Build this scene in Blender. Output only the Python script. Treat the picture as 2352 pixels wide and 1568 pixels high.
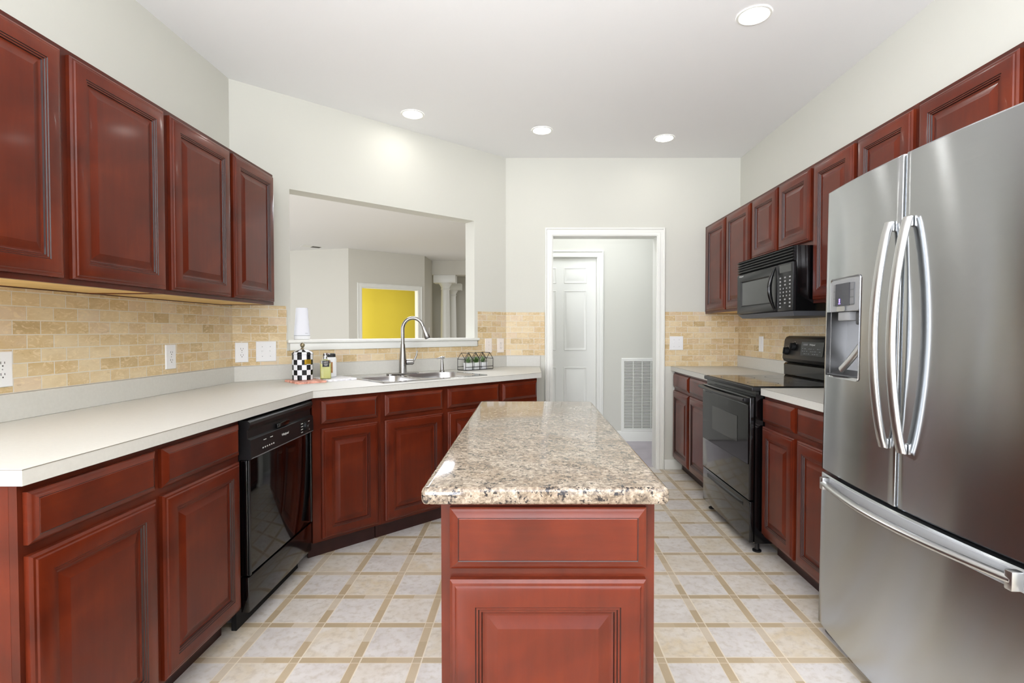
import bpy, bmesh, math, random
from mathutils import Vector, Matrix
random.seed(7)
for o in list(bpy.data.objects): bpy.data.objects.remove(o)
S = bpy.context.scene
C = S.collection
PI = math.pi

# ------------------------------------------------------------------ camera
cd = bpy.data.cameras.new('camera'); cam = bpy.data.objects.new('camera', cd); C.objects.link(cam)
cd.sensor_width = 36.0; cd.lens = 1175*36/2352; cd.shift_x = -37/2352; cd.clip_start = .02
cam.location = (0, 0, 1.225); cam.rotation_euler = (PI/2 - math.atan(24/1175), 0, 0)
S.camera = cam
# ------------------------------------------------------------------ world, exposure
w = bpy.data.worlds.new('world'); S.world = w; w.use_nodes = True
bg = w.node_tree.nodes['Background']; bg.inputs[0].default_value = (.78, .88, 1.05, 1); bg.inputs[1].default_value = 1.0
S.view_settings.view_transform = 'Standard'; S.view_settings.look = 'None'
S.view_settings.gamma = 1; S.view_settings.exposure = -0.42; S.view_settings.use_curve_mapping = False

def area(name, loc, rot, sx, sy, power, col=(1, 1, 1), spread=PI):
    l = bpy.data.lights.new(name, 'AREA'); l.shape = 'RECTANGLE'; l.size = sx; l.size_y = sy
    l.energy = power; l.color = col; l.spread = spread
    o = bpy.data.objects.new(name, l); C.objects.link(o); o.location = loc; o.rotation_euler = rot
    return o
# unseen area lights, added to fill the kitchen and the rooms beyond it
FILL_TINT = (.925, .96, 1.05)
area('rear_fill', (-2.3, -3.05, 1.5), (PI/2, 0, 0), 2.4, 2.0, 340, FILL_TINT)  # main added fill, behind the camera at the rear wall opening
area('rear_fill', (1.0, -3.05, 1.55), (PI/2, 0, 0), 1.4, 2.0, 28, FILL_TINT)  # weaker added fill at the right rear opening
area('breakfast_fill', (-5.6, -3.05, 1.45), (PI/2, 0, -.35), 2.4, 1.75, 70, FILL_TINT)  # added fill from the far left of the rear wall
area('family_side_fill', (-7.3, 5.5, 1.6), (PI/2, 0, -PI/2), 4.0, 1.9, 130, (.93, .965, 1.05))  # added side light for the family room, out of view
area('family_top_fill', (-1.5, 5.6, 2.70), (0, 0, 0), 1.2, .8, 105, (.93, .965, 1.05))  # added to light the family-room walls from above, no fixtures modelled
area('yellow_room_fill', (-3.62, 9.92, 1.35), (PI/2, 0, math.radians(39.4-90)), .9, 2.0, 25, (.95, .97, 1.05))  # added light hidden beside the doorway, evens out the yellow wall
area('foyer_fill', (.6, 12.4, 2.65), (0, 0, 0), 1.5, 1.0, 45, (.95, .97, 1.04))  # added downward light that lifts the dim area behind the column
area('hall_fill', (.65, 5.2, 2.70), (0, 0, 0), 1.4, .5, 19, (.93, .965, 1.03))  # unseen downward fill under the hall ceiling, no fixture modelled
# unseen upward fill, added to brighten the ceiling; no lamp stands there
area('upward_fill', (.2, -.9, 1.35), (PI, 0, 0), .5, .5, 280, (.925, .96, 1.05))
CAN_POWER = 1.2

# ------------------------------------------------------------------ materials
def lin(c):
    return tuple(((x/255)/12.92 if x/255 <= .04045 else ((x/255+.055)/1.055)**2.4) for x in c) + (1,)
class NT:
    def __init__(s, name):
        s.m = bpy.data.materials.new(name); s.m.use_nodes = True
        s.t = s.m.node_tree; s.b = s.t.nodes['Principled BSDF']
    def n(s, k, **kw):
        x = s.t.nodes.new(k)
        for a, b in kw.items(): setattr(x, a, b)
        return x
    def l(s, a, b): s.t.links.new(a, b)
    def coord(s, scale=(1, 1, 1), loc=(0, 0, 0), kind='Object', rot=(0, 0, 0)):
        tc = s.n('ShaderNodeTexCoord'); mp = s.n('ShaderNodeMapping')
        mp.inputs['Scale'].default_value = scale; mp.inputs['Location'].default_value = loc; mp.inputs['Rotation'].default_value = rot
        s.l(tc.outputs[kind], mp.inputs[0]); return mp.outputs[0]
    def noise(s, vec, scale=5, detail=4, rough=.5, dist=0):
        x = s.n('ShaderNodeTexNoise'); x.inputs['Scale'].default_value = scale; x.inputs['Detail'].default_value = detail
        x.inputs['Roughness'].default_value = rough; x.inputs['Distortion'].default_value = dist
        s.l(vec, x.inputs['Vector']); return x.outputs['Fac']
    def ramp(s, fac, stops, const=False):
        x = s.n('ShaderNodeValToRGB'); cr = x.color_ramp
        if const: cr.interpolation = 'CONSTANT'
        while len(cr.elements) < len(stops): cr.elements.new(.5)
        for e, (p, c) in zip(cr.elements, stops): e.position = p; e.color = lin(c) if len(c) == 3 else c
        s.l(fac, x.inputs[0]); return x.outputs[0]
    def math(s, op, a, b=None, c=None):
        x = s.n('ShaderNodeMath', operation=op)
        for i, v in enumerate((a, b, c)):
            if v is None: continue
            if isinstance(v, (int, float)): x.inputs[i].default_value = v
            else: s.l(v, x.inputs[i])
        return x.outputs[0]
    def mix(s, fac, a, b, mode='MIX'):
        x = s.n('ShaderNodeMix', data_type='RGBA', blend_type=mode)
        for i, v in ((0, fac), (6, a), (7, b)):
            if isinstance(v, (int, float)): x.inputs[i].default_value = v
            elif isinstance(v, tuple): x.inputs[i].default_value = lin(v) if len(v) == 3 else v
            else: s.l(v, x.inputs[i])
        return x.outputs[2]
    def col(s, c):
        if isinstance(c, tuple): s.b.inputs['Base Color'].default_value = lin(c)
        else: s.l(c, s.b.inputs['Base Color'])
    def set(s, **kw):
        for k, v in kw.items(): s.b.inputs[k.replace('_', ' ')].default_value = v
    def bump(s, fac, strength=.2, dist=.002):
        x = s.n('ShaderNodeBump'); x.inputs['Strength'].default_value = strength; x.inputs['Distance'].default_value = dist
        s.l(fac, x.inputs['Height']); s.l(x.outputs[0], s.b.inputs['Normal'])

def plain(name, c, rough=.5, metal=0, spec=.5, var=0, vs=20, bump=0, bs=300, coat=0, **kw):
    t = NT(name)
    if var:
        n = t.noise(t.coord(), vs, 3)
        lo = tuple(max(0, x-var) for x in c); hi = tuple(min(255, x+var) for x in c)
        t.col(t.ramp(n, [(.3, lo), (.7, hi)]))
    else: t.col(c)
    t.set(Roughness=rough, Metallic=metal, Specular_IOR_Level=spec, Coat_Weight=coat, Coat_Roughness=.08)
    if bump: t.bump(t.noise(t.coord(), bs, 2), bump, .001)
    for k, v in kw.items(): t.set(**{k: v})
    return t.m
def emit(name, c, s):
    t = NT(name); t.set(Emission_Color=lin(c), Emission_Strength=s); t.col(c); return t.m

def wood(name, axis, a, b, c):
    t = NT(name)
    sc = {'z': (9, 9, .9), 'x': (.9, 9, 9)}[axis]
    v = t.coord(sc)
    big = t.noise(t.coord((2.2, 2.2, 2.2)), 1.6, 3, .55, .6)
    g = t.noise(v, 5, 7, .6, .5)
    f = t.math('ADD', t.math('MULTIPLY', g, .22), t.math('MULTIPLY', big, .78))
    t.col(t.ramp(f, [(.33, a), (.5, b), (.68, c)]))
    t.set(Roughness=.30, Specular_IOR_Level=.26, Coat_Weight=.13, Coat_Roughness=.10)
    return t.m
WA, WB, WC = (72, 23, 9), (89, 30, 12), (108, 41, 17)
WOOD = wood('cherry_stain_vertical', 'z', WA, WB, WC)
WOODX = wood('cherry_stain_horizontal', 'x', WA, WB, WC)
WOODF = wood('cherry_face_frame', 'z', (64, 21, 10), (80, 28, 13), (96, 36, 17))
GLAZE = plain('dark_glaze', (34, 12, 8), .4)
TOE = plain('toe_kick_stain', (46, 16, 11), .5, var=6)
MAPLE = plain('maple_veneer', (226, 188, 118), .5, var=10, vs=8)
WALL = plain('wall_paint', (213, 212, 202), .75, spec=.25, bump=.08, bs=500)
CEIL = plain('ceiling_paint', (245, 245, 244), .85, spec=.2, bump=.25, bs=260)
FWALL = plain('family_wall_paint', (214, 211, 200), .8, spec=.2, bump=.05, bs=400)
TRIM = plain('white_trim_paint', (238, 238, 231), .35, spec=.5)
YEL = plain('yellow_wall_paint', (228, 207, 76), .7, spec=.2, bump=.05)
LAM = plain('cream_laminate', (207, 205, 197), .42, spec=.4, var=2, vs=90)
SEAM = plain('laminate_seam', (120, 112, 98), .6)
GLOSSBLK = plain('black_gloss_enamel', (7, 7, 8), .12, spec=.5, coat=.3)
BLKGLASS = plain('black_glass', (5, 5, 6), .06, spec=.6)
BLKSAT = plain('black_satin_plastic', (16, 16, 18), .38, bump=.05, bs=900)
BLKDEEP = plain('black_recess', (3, 3, 3), .7)
GREYGLASS = plain('tinted_window_glass', (58, 58, 56), .12, spec=.6)
MARK = plain('white_print', (214, 214, 210), .6)
KEYP = plain('key_grey', (160, 160, 160), .6)
GREYMARK = plain('grey_print', (120, 120, 122), .6)
HOODGREY = plain('hood_grey', (84, 86, 92), .45)
WHITEPL = plain('white_plastic', (240, 240, 240), .35)
PINKPL = plain('almond_plastic', (242, 232, 222), .35)
SLOT = plain('dark_slot', (70, 66, 62), .7)
def steel(name, c, rough, aniso, grain=True):
    t = NT(name)
    t.set(Metallic=1, Roughness=rough, Anisotropic=aniso)
    if grain:
        g = t.noise(t.coord((2, 2, 380), kind='Object'), 3, 3, .6)
        t.col(t.ramp(g, [(.25, tuple(x-3 for x in c)), (.75, tuple(x+3 for x in c))]))
    else: t.col(c)
    if aniso:
        tg = t.n('ShaderNodeTangent', direction_type='UV_MAP'); tg.uv_map = 'UVMap'
        t.l(tg.outputs[0], t.b.inputs['Tangent'])
    return t.m
STEEL = steel('brushed_stainless', (192, 195, 198), .20, 1.0)
STEELH = steel('handle_stainless', (205, 205, 204), .30, 0, False)
CHROME = steel('polished_steel', (196, 196, 198), .14, 0, False)
NICKEL = steel('brushed_nickel', (158, 156, 153), .26, 0, False)
FRIDGESIDE = plain('fridge_grey_side', (96, 97, 98), .5)
GREYPL = plain('grey_plastic', (150, 151, 152), .4)
GREYDK = plain('dark_grey_plastic', (70, 71, 73), .4); GREYDK2 = plain('mid_grey_plastic', (104, 105, 107), .4); GREYPL2 = plain('button_grey', (122, 122, 124), .4)
GOLD = plain('gold_plate', (190, 152, 40), .3, metal=.6)
MARBLE = plain('white_marble', (236, 235, 238), .3, var=5, vs=14)
BRASSY = plain('black_wire', (34, 32, 30), .4, metal=.6)
LAMP = emit('lamp_glow', (255, 252, 246), 40)

def glass(name, c, rough=.02):
    t = NT(name); t.col(c); t.set(Roughness=rough, Transmission_Weight=1, IOR=1.45); return t.m
GLASS = glass('clear_glass', (250, 252, 250))
SINKST = steel('sink_steel', (212, 212, 212), .30, 0, False)
SOAP = NT('green_soap'); SOAP.col((240, 238, 150)); SOAP.set(Roughness=.15); SOAP = SOAP.m

def granite():
    t = NT('granite'); v = t.coord()
    n1 = t.noise(v, 100, 6, .7, .6); n2 = t.noise(v, 150, 4, .65); n3 = t.noise(v, 9, 3, .5)
    base = t.ramp(n1, [(.30, (60, 52, 46)), (.42, (110, 98, 85)), (.54, (149, 135, 118)), (.70, (184, 173, 159))])
    warm = t.mix(t.ramp(n3, [(.42, (0, 0, 0)), (.66, (255, 255, 255))]), base, (196, 172, 140), 'MULTIPLY')
    base = t.mix(.45, base, warm)
    sp = t.ramp(t.math('ADD', t.math('MULTIPLY', n2, .55), t.math('MULTIPLY', t.noise(v, 38, 3, .6), .45)), [(.41, (255, 255, 255)), (.445, (0, 0, 0))])
    t.col(t.mix(sp, base, (38, 34, 34)))
    t.set(Roughness=.07, Specular_IOR_Level=.5); return t.m
GRANITE = granite()

def tile_wall():
    t = NT('tumbled_stone_tile')
    tc = t.n('ShaderNodeTexCoord'); sp = t.n('ShaderNodeSeparateXYZ'); t.l(tc.outputs['Object'], sp.inputs[0])
    cb = t.n('ShaderNodeCombineXYZ'); t.l(sp.outputs[0], cb.inputs[0]); t.l(sp.outputs[2], cb.inputs[1])
    def brick(c1, c2, mc):
        b = t.n('ShaderNodeTexBrick'); t.l(cb.outputs[0], b.inputs['Vector'])
        b.inputs['Scale'].default_value = 1; b.inputs['Brick Width'].default_value = .104; b.inputs['Row Height'].default_value = .0505
        b.inputs['Mortar Size'].default_value = .0021; b.inputs['Mortar Smooth'].default_value = .3; b.inputs['Bias'].default_value = 0
        b.inputs['Color1'].default_value = c1; b.inputs['Color2'].default_value = c2; b.inputs['Mortar'].default_value = mc
        b.offset = .5; return b
    b = brick((0, 0, 0, 1), (1, 1, 1, 1), (.5, .5, .5, 1))
    v = t.coord((1, 1, 2.2))
    n = t.noise(v, 24, 6, .62, 1.6); n2 = t.noise(v, 7, 3, .5)
    f = t.math('ADD', t.math('MULTIPLY', b.outputs['Color'], .62), t.math('MULTIPLY', n2, .38))
    c = t.ramp(f, [(.10, (172, 146, 102)), (.30, (212, 186, 140)), (.48, (226, 207, 170)), (.64, (206, 178, 130)), (.78, (220, 198, 168)), (.92, (229, 213, 180))])
    c = t.mix(t.ramp(n, [(.36, (0, 0, 0)), (.52, (0, 0, 0)), (.62, (200, 200, 200))]), c, (236, 216, 178))
    c = t.mix(t.ramp(n, [(.26, (190, 190, 190)), (.38, (0, 0, 0))]), c, (150, 124, 84))
    c = t.mix(b.outputs['Fac'], c, (226, 219, 206))
    t.col(c); t.set(Roughness=.45, Specular_IOR_Level=.4)
    h = t.math('ADD', t.math('MULTIPLY', b.outputs['Fac'], -1.0), t.math('MULTIPLY', n, .35))
    t.bump(h, .5, .002); return t.m
TILE = tile_wall()

def floor_mat():
    t = NT('vinyl_tile_floor')
    tc = t.n('ShaderNodeTexCoord'); sp = t.n('ShaderNodeSeparateXYZ'); t.l(tc.outputs['Object'], sp.inputs[0])
    px, py = .2272, .2274; sw = .155
    def axis(o, x0, p):   # cell index, fraction measured from the strip's left edge
        a = t.math('ADD', t.math('DIVIDE', t.math('SUBTRACT', o, x0), p), 40+sw/2)
        return t.math('FLOOR', a), t.math('FRACT', a)
    iu, u = axis(sp.outputs[0], .7225, px); iv, v = axis(sp.outputs[1], 1.880, py)
    su = t.math('LESS_THAN', u, sw); sv = t.math('LESS_THAN', v, sw)
    strip = t.math('MAXIMUM', su, sv)
    lw = .011
    def line(f, at): return t.math('LESS_THAN', t.math('ABSOLUTE', t.math('SUBTRACT', f, at)), lw)
    lines = t.math('MAXIMUM', t.math('MAXIMUM', line(u, .0), line(u, sw)), t.math('MAXIMUM', line(v, .0), line(v, sw)))
    def rnd(a, b, s):
        cb = t.n('ShaderNodeCombineXYZ'); t.l(a, cb.inputs[0]); t.l(b, cb.inputs[1]); cb.inputs[2].default_value = s
        wn = t.n('ShaderNodeTexWhiteNoise', noise_dimensions='3D'); t.l(cb.outputs[0], wn.inputs[0]); return wn.outputs[0]
    nz = t.noise(tc.outputs['Object'], 9, 5, .6, .5); nz2 = t.noise(tc.outputs['Object'], 34, 4, .6)
    par = t.math('MODULO', t.math('ADD', t.math('MULTIPLY', iu, 1), iv), 2)
    k = t.math('ADD', t.math('MULTIPLY', par, .55), t.math('MULTIPLY', rnd(iu, iv, 3), .45))
    tilec = t.ramp(k, [(.25, (204, 197, 191)), (.5, (206, 198, 189)), (.75, (208, 195, 173)), (1, (208, 189, 155))])
    tilec = t.mix(t.ramp(nz, [(.35, (0, 0, 0)), (.62, (210, 210, 210))]), tilec, (220, 215, 209))
    tilec = t.mix(t.ramp(nz2, [(.32, (190, 190, 190)), (.52, (0, 0, 0))]), tilec, (182, 168, 148))
    # strips: half-length blocks of two tans
    hu = t.math('GREATER_THAN', u, .58); hv = t.math('GREATER_THAN', v, .58)
    blk = t.math('ADD', t.math('MULTIPLY', su, hv), t.math('MULTIPLY', sv, hu))
    kb = t.math('ADD', t.math('MULTIPLY', rnd(t.math('ADD', iu, t.math('MULTIPLY', hu, .5)), t.math('ADD', iv, t.math('MULTIPLY', hv, .5)), 9), .75), t.math('MULTIPLY', blk, .25))
    sc = t.ramp(kb, [(.15, (176, 157, 128)), (.5, (188, 168, 138)), (.85, (201, 187, 166))])
    sc = t.mix(t.ramp(nz2, [(.35, (90, 90, 90)), (.6, (0, 0, 0))]), sc, (160, 142, 116))
    c = t.mix(strip, tilec, sc)
    c = t.mix(t.math('MULTIPLY', lines, .75), c, (226, 214, 192))
    t.col(c); t.set(Roughness=.38, Specular_IOR_Level=.4)
    t.bump(t.math('SUBTRACT', t.math('MULTIPLY', nz2, .3), lines), .15, .002); return t.m
FLOOR = floor_mat()
HALLFLOOR = plain('hall_floor_vinyl', (186, 178, 184), .4, var=8, vs=5)
CARPET = plain('family_carpet', (196, 186, 170), .95, var=10, vs=60)

# ------------------------------------------------------------------ mesh helpers
def finish(name, bm, mats, parent=None, smooth=True, uv=False, loc=None, rot=None, angle=32):
    bmesh.ops.recalc_face_normals(bm, faces=bm.faces)
    if uv:
        L = bm.loops.layers.uv.new('UVMap')
        for f in bm.faces:
            for lp in f.loops: lp[L].uv = (lp.vert.co.z, lp.vert.co.x + lp.vert.co.y)
    me = bpy.data.meshes.new(name); bm.to_mesh(me); bm.free()
    for m in (mats if isinstance(mats, (list, tuple)) else [mats]): me.materials.append(m)
    if smooth and len(me.polygons):
        me.polygons.foreach_set('use_smooth', [True]*len(me.polygons)); me.set_sharp_from_angle(angle=math.radians(angle))
    o = bpy.data.objects.new(name, me); C.objects.link(o)
    if parent: o.parent = parent
    if loc: o.location = loc
    if rot: o.rotation_euler = rot
    return o
def tag(o, label, cat, group=None):
    o['label'] = label; o['category'] = cat
    if group: o['group'] = group
    return o
def thing(name, label, cat, loc=(0, 0, 0), rz=0, group=None):
    o = bpy.data.objects.new(name, None); C.objects.link(o); o.empty_display_size = .1
    o.location = loc; o.rotation_euler = (0, 0, rz); return tag(o, label, cat, group)
def structure(o): o['kind'] = 'structure'; return o
def dup(root, loc=None, rz=None, label=None, group=None):
    r = root.copy(); C.objects.link(r)
    if loc is not None: r.location = loc
    if rz is not None: r.rotation_euler = (0, 0, rz)
    if label: r['label'] = label
    if group: r['group'] = group
    for ch in root.children:
        c = ch.copy(); C.objects.link(c); c.parent = r
        for g in ch.children:
            d = g.copy(); C.objects.link(d); d.parent = c
    return r
def NB(): return bmesh.new()
def box(bm, x0, x1, y0, y1, z0, z1, bev=0, seg=2, mat=0):
    r = bmesh.ops.create_cube(bm, size=1)
    vs = r['verts']
    for v in vs: v.co = Vector(((x0+x1)/2+v.co.x*(x1-x0), (y0+y1)/2+v.co.y*(y1-y0), (z0+z1)/2+v.co.z*(z1-z0)))
    if bev:
        es = list({e for v in vs for e in v.link_edges})
        bmesh.ops.bevel(bm, geom=es, offset=bev, segments=seg, affect='EDGES', profile=.5)
    elif mat:
        for f in {f for v in vs for f in v.link_faces}: f.material_index = mat
    return vs
def ring(bm, pts): return [bm.verts.new(p) for p in pts]
def bridge(bm, a, b, mat=0):
    n = len(a)
    for i in range(n):
        f = bm.faces.new((a[i], a[(i+1) % n], b[(i+1) % n], b[i])); f.material_index = mat
def loft(bm, rings, cap0=True, cap1=True):
    R = [ring(bm, r) for r in rings]
    for a, b in zip(R, R[1:]): bridge(bm, a, b)
    if cap0: bm.faces.new(R[0])
    if cap1: bm.faces.new(R[-1])
    return R
def lathe(bm, prof, cx=0, cy=0, n=32, cap0=True, cap1=True):
    return loft(bm, [[(cx+r*math.cos(2*PI*i/n), cy+r*math.sin(2*PI*i/n), z) for i in range(n)] for r, z in prof], cap0, cap1)
def tube(bm, path, rad, n=14, ry=None, caps=True, up=Vector((0, 0, 1))):
    P = [Vector(p) for p in path]; rings = []
    rr = rad if isinstance(rad, (list, tuple)) else [rad]*len(P)
    ref = None
    for i, p in enumerate(P):
        d = (P[min(i+1, len(P)-1)]-P[max(i-1, 0)]).normalized()
        if ref is None:
            ref = up if abs(d.dot(up)) < .95 else Vector((1, 0, 0))
        a = (ref - d*ref.dot(d)).normalized(); b = d.cross(a); ref = a
        k = (ry/rad if ry and not isinstance(rad, (list, tuple)) else 1)
        rings.append([p + a*math.cos(2*PI*j/n)*rr[i] + b*math.sin(2*PI*j/n)*rr[i]*k for j in range(n)])
    return loft(bm, rings, caps, caps)
def prism(bm, poly, z0, z1): return loft(bm, [[(x, y, z0) for x, y in poly], [(x, y, z1) for x, y in poly]])
def slab_holes(bm, outer, holes, z0, z1):
    es = []
    for lp in [outer]+holes:
        vs = [bm.verts.new((x, y, z1)) for x, y in lp]
        es += [bm.edges.new((vs[i], vs[(i+1) % len(vs)])) for i in range(len(vs))]
    r = bmesh.ops.triangle_fill(bm, use_beauty=True, edges=es)
    fs = [g for g in r['geom'] if isinstance(g, bmesh.types.BMFace)]
    x = bmesh.ops.extrude_face_region(bm, geom=fs)
    for g in x['geom']:
        if isinstance(g, bmesh.types.BMVert): g.co.z = z0
def rrect(x0, x1, y0, y1, r, n=6):
    out = []
    for cx, cy, a in ((x1-r, y0+r, -PI/2), (x1-r, y1-r, 0), (x0+r, y1-r, PI/2), (x0+r, y0+r, PI)):
        for i in range(n+1):
            t = a+PI/2*i/n; out.append((cx+r*math.cos(t), cy+r*math.sin(t)))
    return out
def grid_wall(name, p, q, z0, z1, t, mat, holes=(), parent=None):
    """wall from p to q, room side is local -y, thickness t along local +y"""
    L = math.hypot(q[0]-p[0], q[1]-p[1]); a = math.atan2(q[1]-p[1], q[0]-p[0])
    xs = sorted({0, L, *[h[0] for h in holes], *[h[1] for h in holes]}); zs = sorted({z0, z1, *[h[2] for h in holes], *[h[3] for h in holes]})
    solid = lambda i, j: 0 <= i < len(xs)-1 and 0 <= j < len(zs)-1 and not any(h[0] <= (xs[i]+xs[i+1])/2 <= h[1] and h[2] <= (zs[j]+zs[j+1])/2 <= h[3] for h in holes)
    bm = NB(); V = {}
    def v(i, y, j):
        k = (i, y, j)
        if k not in V: V[k] = bm.verts.new((xs[i], y, zs[j]))
        return V[k]
    for i in range(len(xs)-1):
        for j in range(len(zs)-1):
            if not solid(i, j): continue
            for y in (0, t): bm.faces.new((v(i, y, j), v(i+1, y, j), v(i+1, y, j+1), v(i, y, j+1)))
            for di, dj, e in ((-1, 0, ((i, j), (i, j+1))), (1, 0, ((i+1, j), (i+1, j+1))), (0, -1, ((i, j), (i+1, j))), (0, 1, ((i, j+1), (i+1, j+1)))):
                if not solid(i+di, j+dj):
                    (a0, b0), (a1, b1) = e; bm.faces.new((v(a0, 0, b0), v(a1, 0, b1), v(a1, t, b1), v(a0, t, b0)))
    o = finish(name, bm, mat, parent, smooth=False, loc=(p[0], p[1], 0), rot=(0, 0, a))
    return structure(o) if not parent else o
def text(name, s, size, mat, parent, loc, rot, extrude=.0002, align='CENTER', shear=0):
    cu = bpy.data.curves.new(name, 'FONT'); cu.body = s; cu.size = size; cu.extrude = extrude; cu.align_x = align; cu.align_y = 'CENTER'; cu.shear = shear
    cu.resolution_u = 3
    tmp = bpy.data.objects.new('tmp', cu); C.objects.link(tmp)
    dg = bpy.context.evaluated_depsgraph_get(); me = bpy.data.meshes.new_from_object(tmp.evaluated_get(dg))
    bpy.data.objects.remove(tmp); me.name = name; me.materials.clear(); me.materials.append(mat)
    o = bpy.data.objects.new(name, me); C.objects.link(o); o.parent = parent; o.location = loc; o.rotation_euler = rot
    return o
def panel_loops(bm, x0, x1, z0, z1, prof, cap=True, dark=()):
    """nested rectangles (inset, out): out is towards local -y"""
    R = []
    for ins, out in prof:
        R.append(ring(bm, [(x0+ins, -out, z0+ins), (x1-ins, -out, z0+ins), (x1-ins, -out, z1-ins), (x0+ins, -out, z1-ins)]))
    for i, (a, b) in enumerate(zip(R, R[1:])): bridge(bm, a, b, 1 if i in dark else 0)
    if cap: bm.faces.new(R[-1])
    return R

# ------------------------------------------------------------------ room shell
H = 2.743
XL, XR, YB = -1.803, 1.865, 4.52
WV, WW = (-1.803, 3.11), (-.196, 4.52)                         # the angled wall's two corners
AW = math.atan2(WW[1]-WV[1], WW[0]-WV[0]); LW = math.hypot(WW[0]-WV[0], WW[1]-WV[1])
def wl(s, d, z):                                                # point along / into the angled wall
    return (WV[0]+s*math.cos(AW)-d*math.sin(AW), WV[1]+s*math.sin(AW)+d*math.cos(AW), z)
bm = NB(); box(bm, -7.6, 3.0, -3.2, 4.59, -.05, 0); structure(finish('floor', bm, FLOOR, smooth=False))
bm = NB(); box(bm, -.7, 2.6, 4.59, 5.9, -.05, 0); structure(finish('floor_hall', bm, HALLFLOOR, smooth=False))
bm = NB(); box(bm, -7.6, -.7, 4.59, 15.2, -.05, 0); box(bm, -.7, 2.6, 5.9, 15.2, -.05, 0); structure(finish('floor_family_room', bm, CARPET, smooth=False))
bm = NB(); box(bm, -7.7, 3.1, -3.3, 15.3, H, H+.1); structure(finish('ceiling', bm, CEIL, smooth=False))
grid_wall('wall_left', (XL, -.2), WV, 0, H, .12, WALL)
grid_wall('wall_angled', WV, WW, 0, H, .13, WALL, [(.34, 1.80, 1.146, 2.145)])
grid_wall('wall_back', WW, (XR, YB), 0, H, .14, WALL, [(.4105, 1.335, 0, 2.066)])
grid_wall('wall_right', (XR, YB+.14), (XR, -3.2), 0, H, .12, WALL)
grid_wall('wall_rear', (XR+.12, -3.2), (-7.6, -3.2), 0, H, .12, WALL, [(.25, 1.75, .55, 2.55), (3.0, 5.4, .5, 2.5), (6.3, 8.9, .55, 2.35)])
grid_wall('wall_breakfast', (-7.6, -3.2), (-7.6, 15.2), 0, H, .12, FWALL, [(6.7, 10.7, .65, 2.55)])
# family room beyond the pass-through
FA, FB_, FC, FD = (-7.6, 10.45), (-3.30, 9.42), (-2.10, 10.405), (-2.078, 11.09)
grid_wall('wall_family_left', FA, FB_, 0, H, .12, FWALL)
grid_wall('wall_family_angled', FB_, FC, 0, H, .12, FWALL, [(.246, 1.401, 0, 2.04)])
grid_wall('wall_family_return', FC, FD, 0, H, .12, FWALL)
grid_wall('wall_family_header', FD, (2.6, 11.09), 2.44, H, .3, FWALL)
grid_wall('wall_family_far', (-3.6, 13.6), (2.6, 13.6), 0, H, .12, FWALL)
grid_wall('wall_family_right', (2.6, 13.6), (2.6, 5.9), 0, H, .12, FWALL)
grid_wall('wall_hall_left', (-.15, 4.66), (-.15, 5.68), 0, H, .10, WALL)
grid_wall('wall_hall', (-.15, 5.68), (2.5, 5.68), 0, H, .12, WALL, [(.15-.045, .15+.765, 0, 2.043)])
grid_wall('wall_hall_right', (2.5, 5.80), (2.5, 4.66), 0, H, .10, WALL)
# the yellow room's walls
aB = math.atan2(FC[1]-FB_[1], FC[0]-FB_[0])
def fb(s, d): return (FB_[0]+s*math.cos(aB)-d*math.sin(aB), FB_[1]+s*math.sin(aB)+d*math.cos(aB))
grid_wall('wall_yellow_room', fb(.05, 1.2), fb(2.1, 1.2), 0, H, .1, YEL)
grid_wall('wall_yellow_room_left', fb(.05, .13), fb(.05, 1.2), 0, H, .1, YEL)

def casing(name, s0, s1, zt, wd, th, p, rz, yoff=0.0, jamb=.14):
    """door casing with stepped moulding plus jamb lining; local x along wall, -y to viewer"""
    bm = NB()
    prof = [(0, 0), (0, .010), (.010, .014), (.022, .014), (.026, .011), (wd-.018, .011), (wd-.012, .019), (wd-.004, .019), (wd, .014), (wd, 0)]
    rings = []
    for d, o in prof:                                           # d from the inner edge outwards
        rings.append([(s0-d, -o-yoff, 0), (s0-d, -o-yoff, zt+d), (s1+d, -o-yoff, zt+d), (s1+d, -o-yoff, 0)])
    R = [ring(bm, r) for r in rings]
    for a, b in zip(R, R[1:]):
        for i in range(3): bm.faces.new((a[i], a[i+1], b[i+1], b[i]))
    for k in (0, 3): bm.faces.new([r[k] for r in R])
    if jamb:
        box(bm, s0, s0+.006, -yoff, jamb, 0, zt); box(bm, s1-.006, s1, -yoff, jamb, 0, zt); box(bm, s0+.006, s1-.006, -yoff, jamb, zt-.006, zt)
    return structure(finish(name, bm, TRIM, loc=(p[0], p[1], 0), rot=(0, 0, rz)))
casing('trim_1', .2145, 1.139, 2.066, .066, .02, (0, YB), 0, .0005)
casing('trim_2', -.045, .765, 2.043, .07, .02, (0, 5.68), 0, .0005, .12)
casing('trim_3', .246, 1.401, 2.04, .085, .02, FB_, aB, .0005, .12)
# sill of the pass-through
bm = NB()
box(bm, .315, 1.832, -.035, .14, 1.1465, 1.168, .006, 3)
box(bm, .33, 1.815, -.020, -.0005, 1.098, 1.1465, .004, 2)
structure(finish('trim_4', bm, TRIM, loc=(WV[0], WV[1], 0), rot=(0, 0, AW)))
def baseboard(name, p, q, h=.10):
    L = math.hypot(q[0]-p[0], q[1]-p[1]); bm = NB()
    prof = [(0, 0), (-.013, 0), (-.013, h-.025), (-.009, h-.012), (-.005, h), (0, h)]
    loft(bm, [[(x, y-.0005, z) for y, z in prof] for x in (0, L)])
    structure(finish(name, bm, TRIM, loc=(p[0], p[1], 0), rot=(0, 0, math.atan2(q[1]-p[1], q[0]-p[0]))))
baseboard('baseboard_hall', (.838, 5.68), (2.5, 5.68), .115)
baseboard('baseboard_back', (1.207, YB), (1.36, YB), .085)
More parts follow.
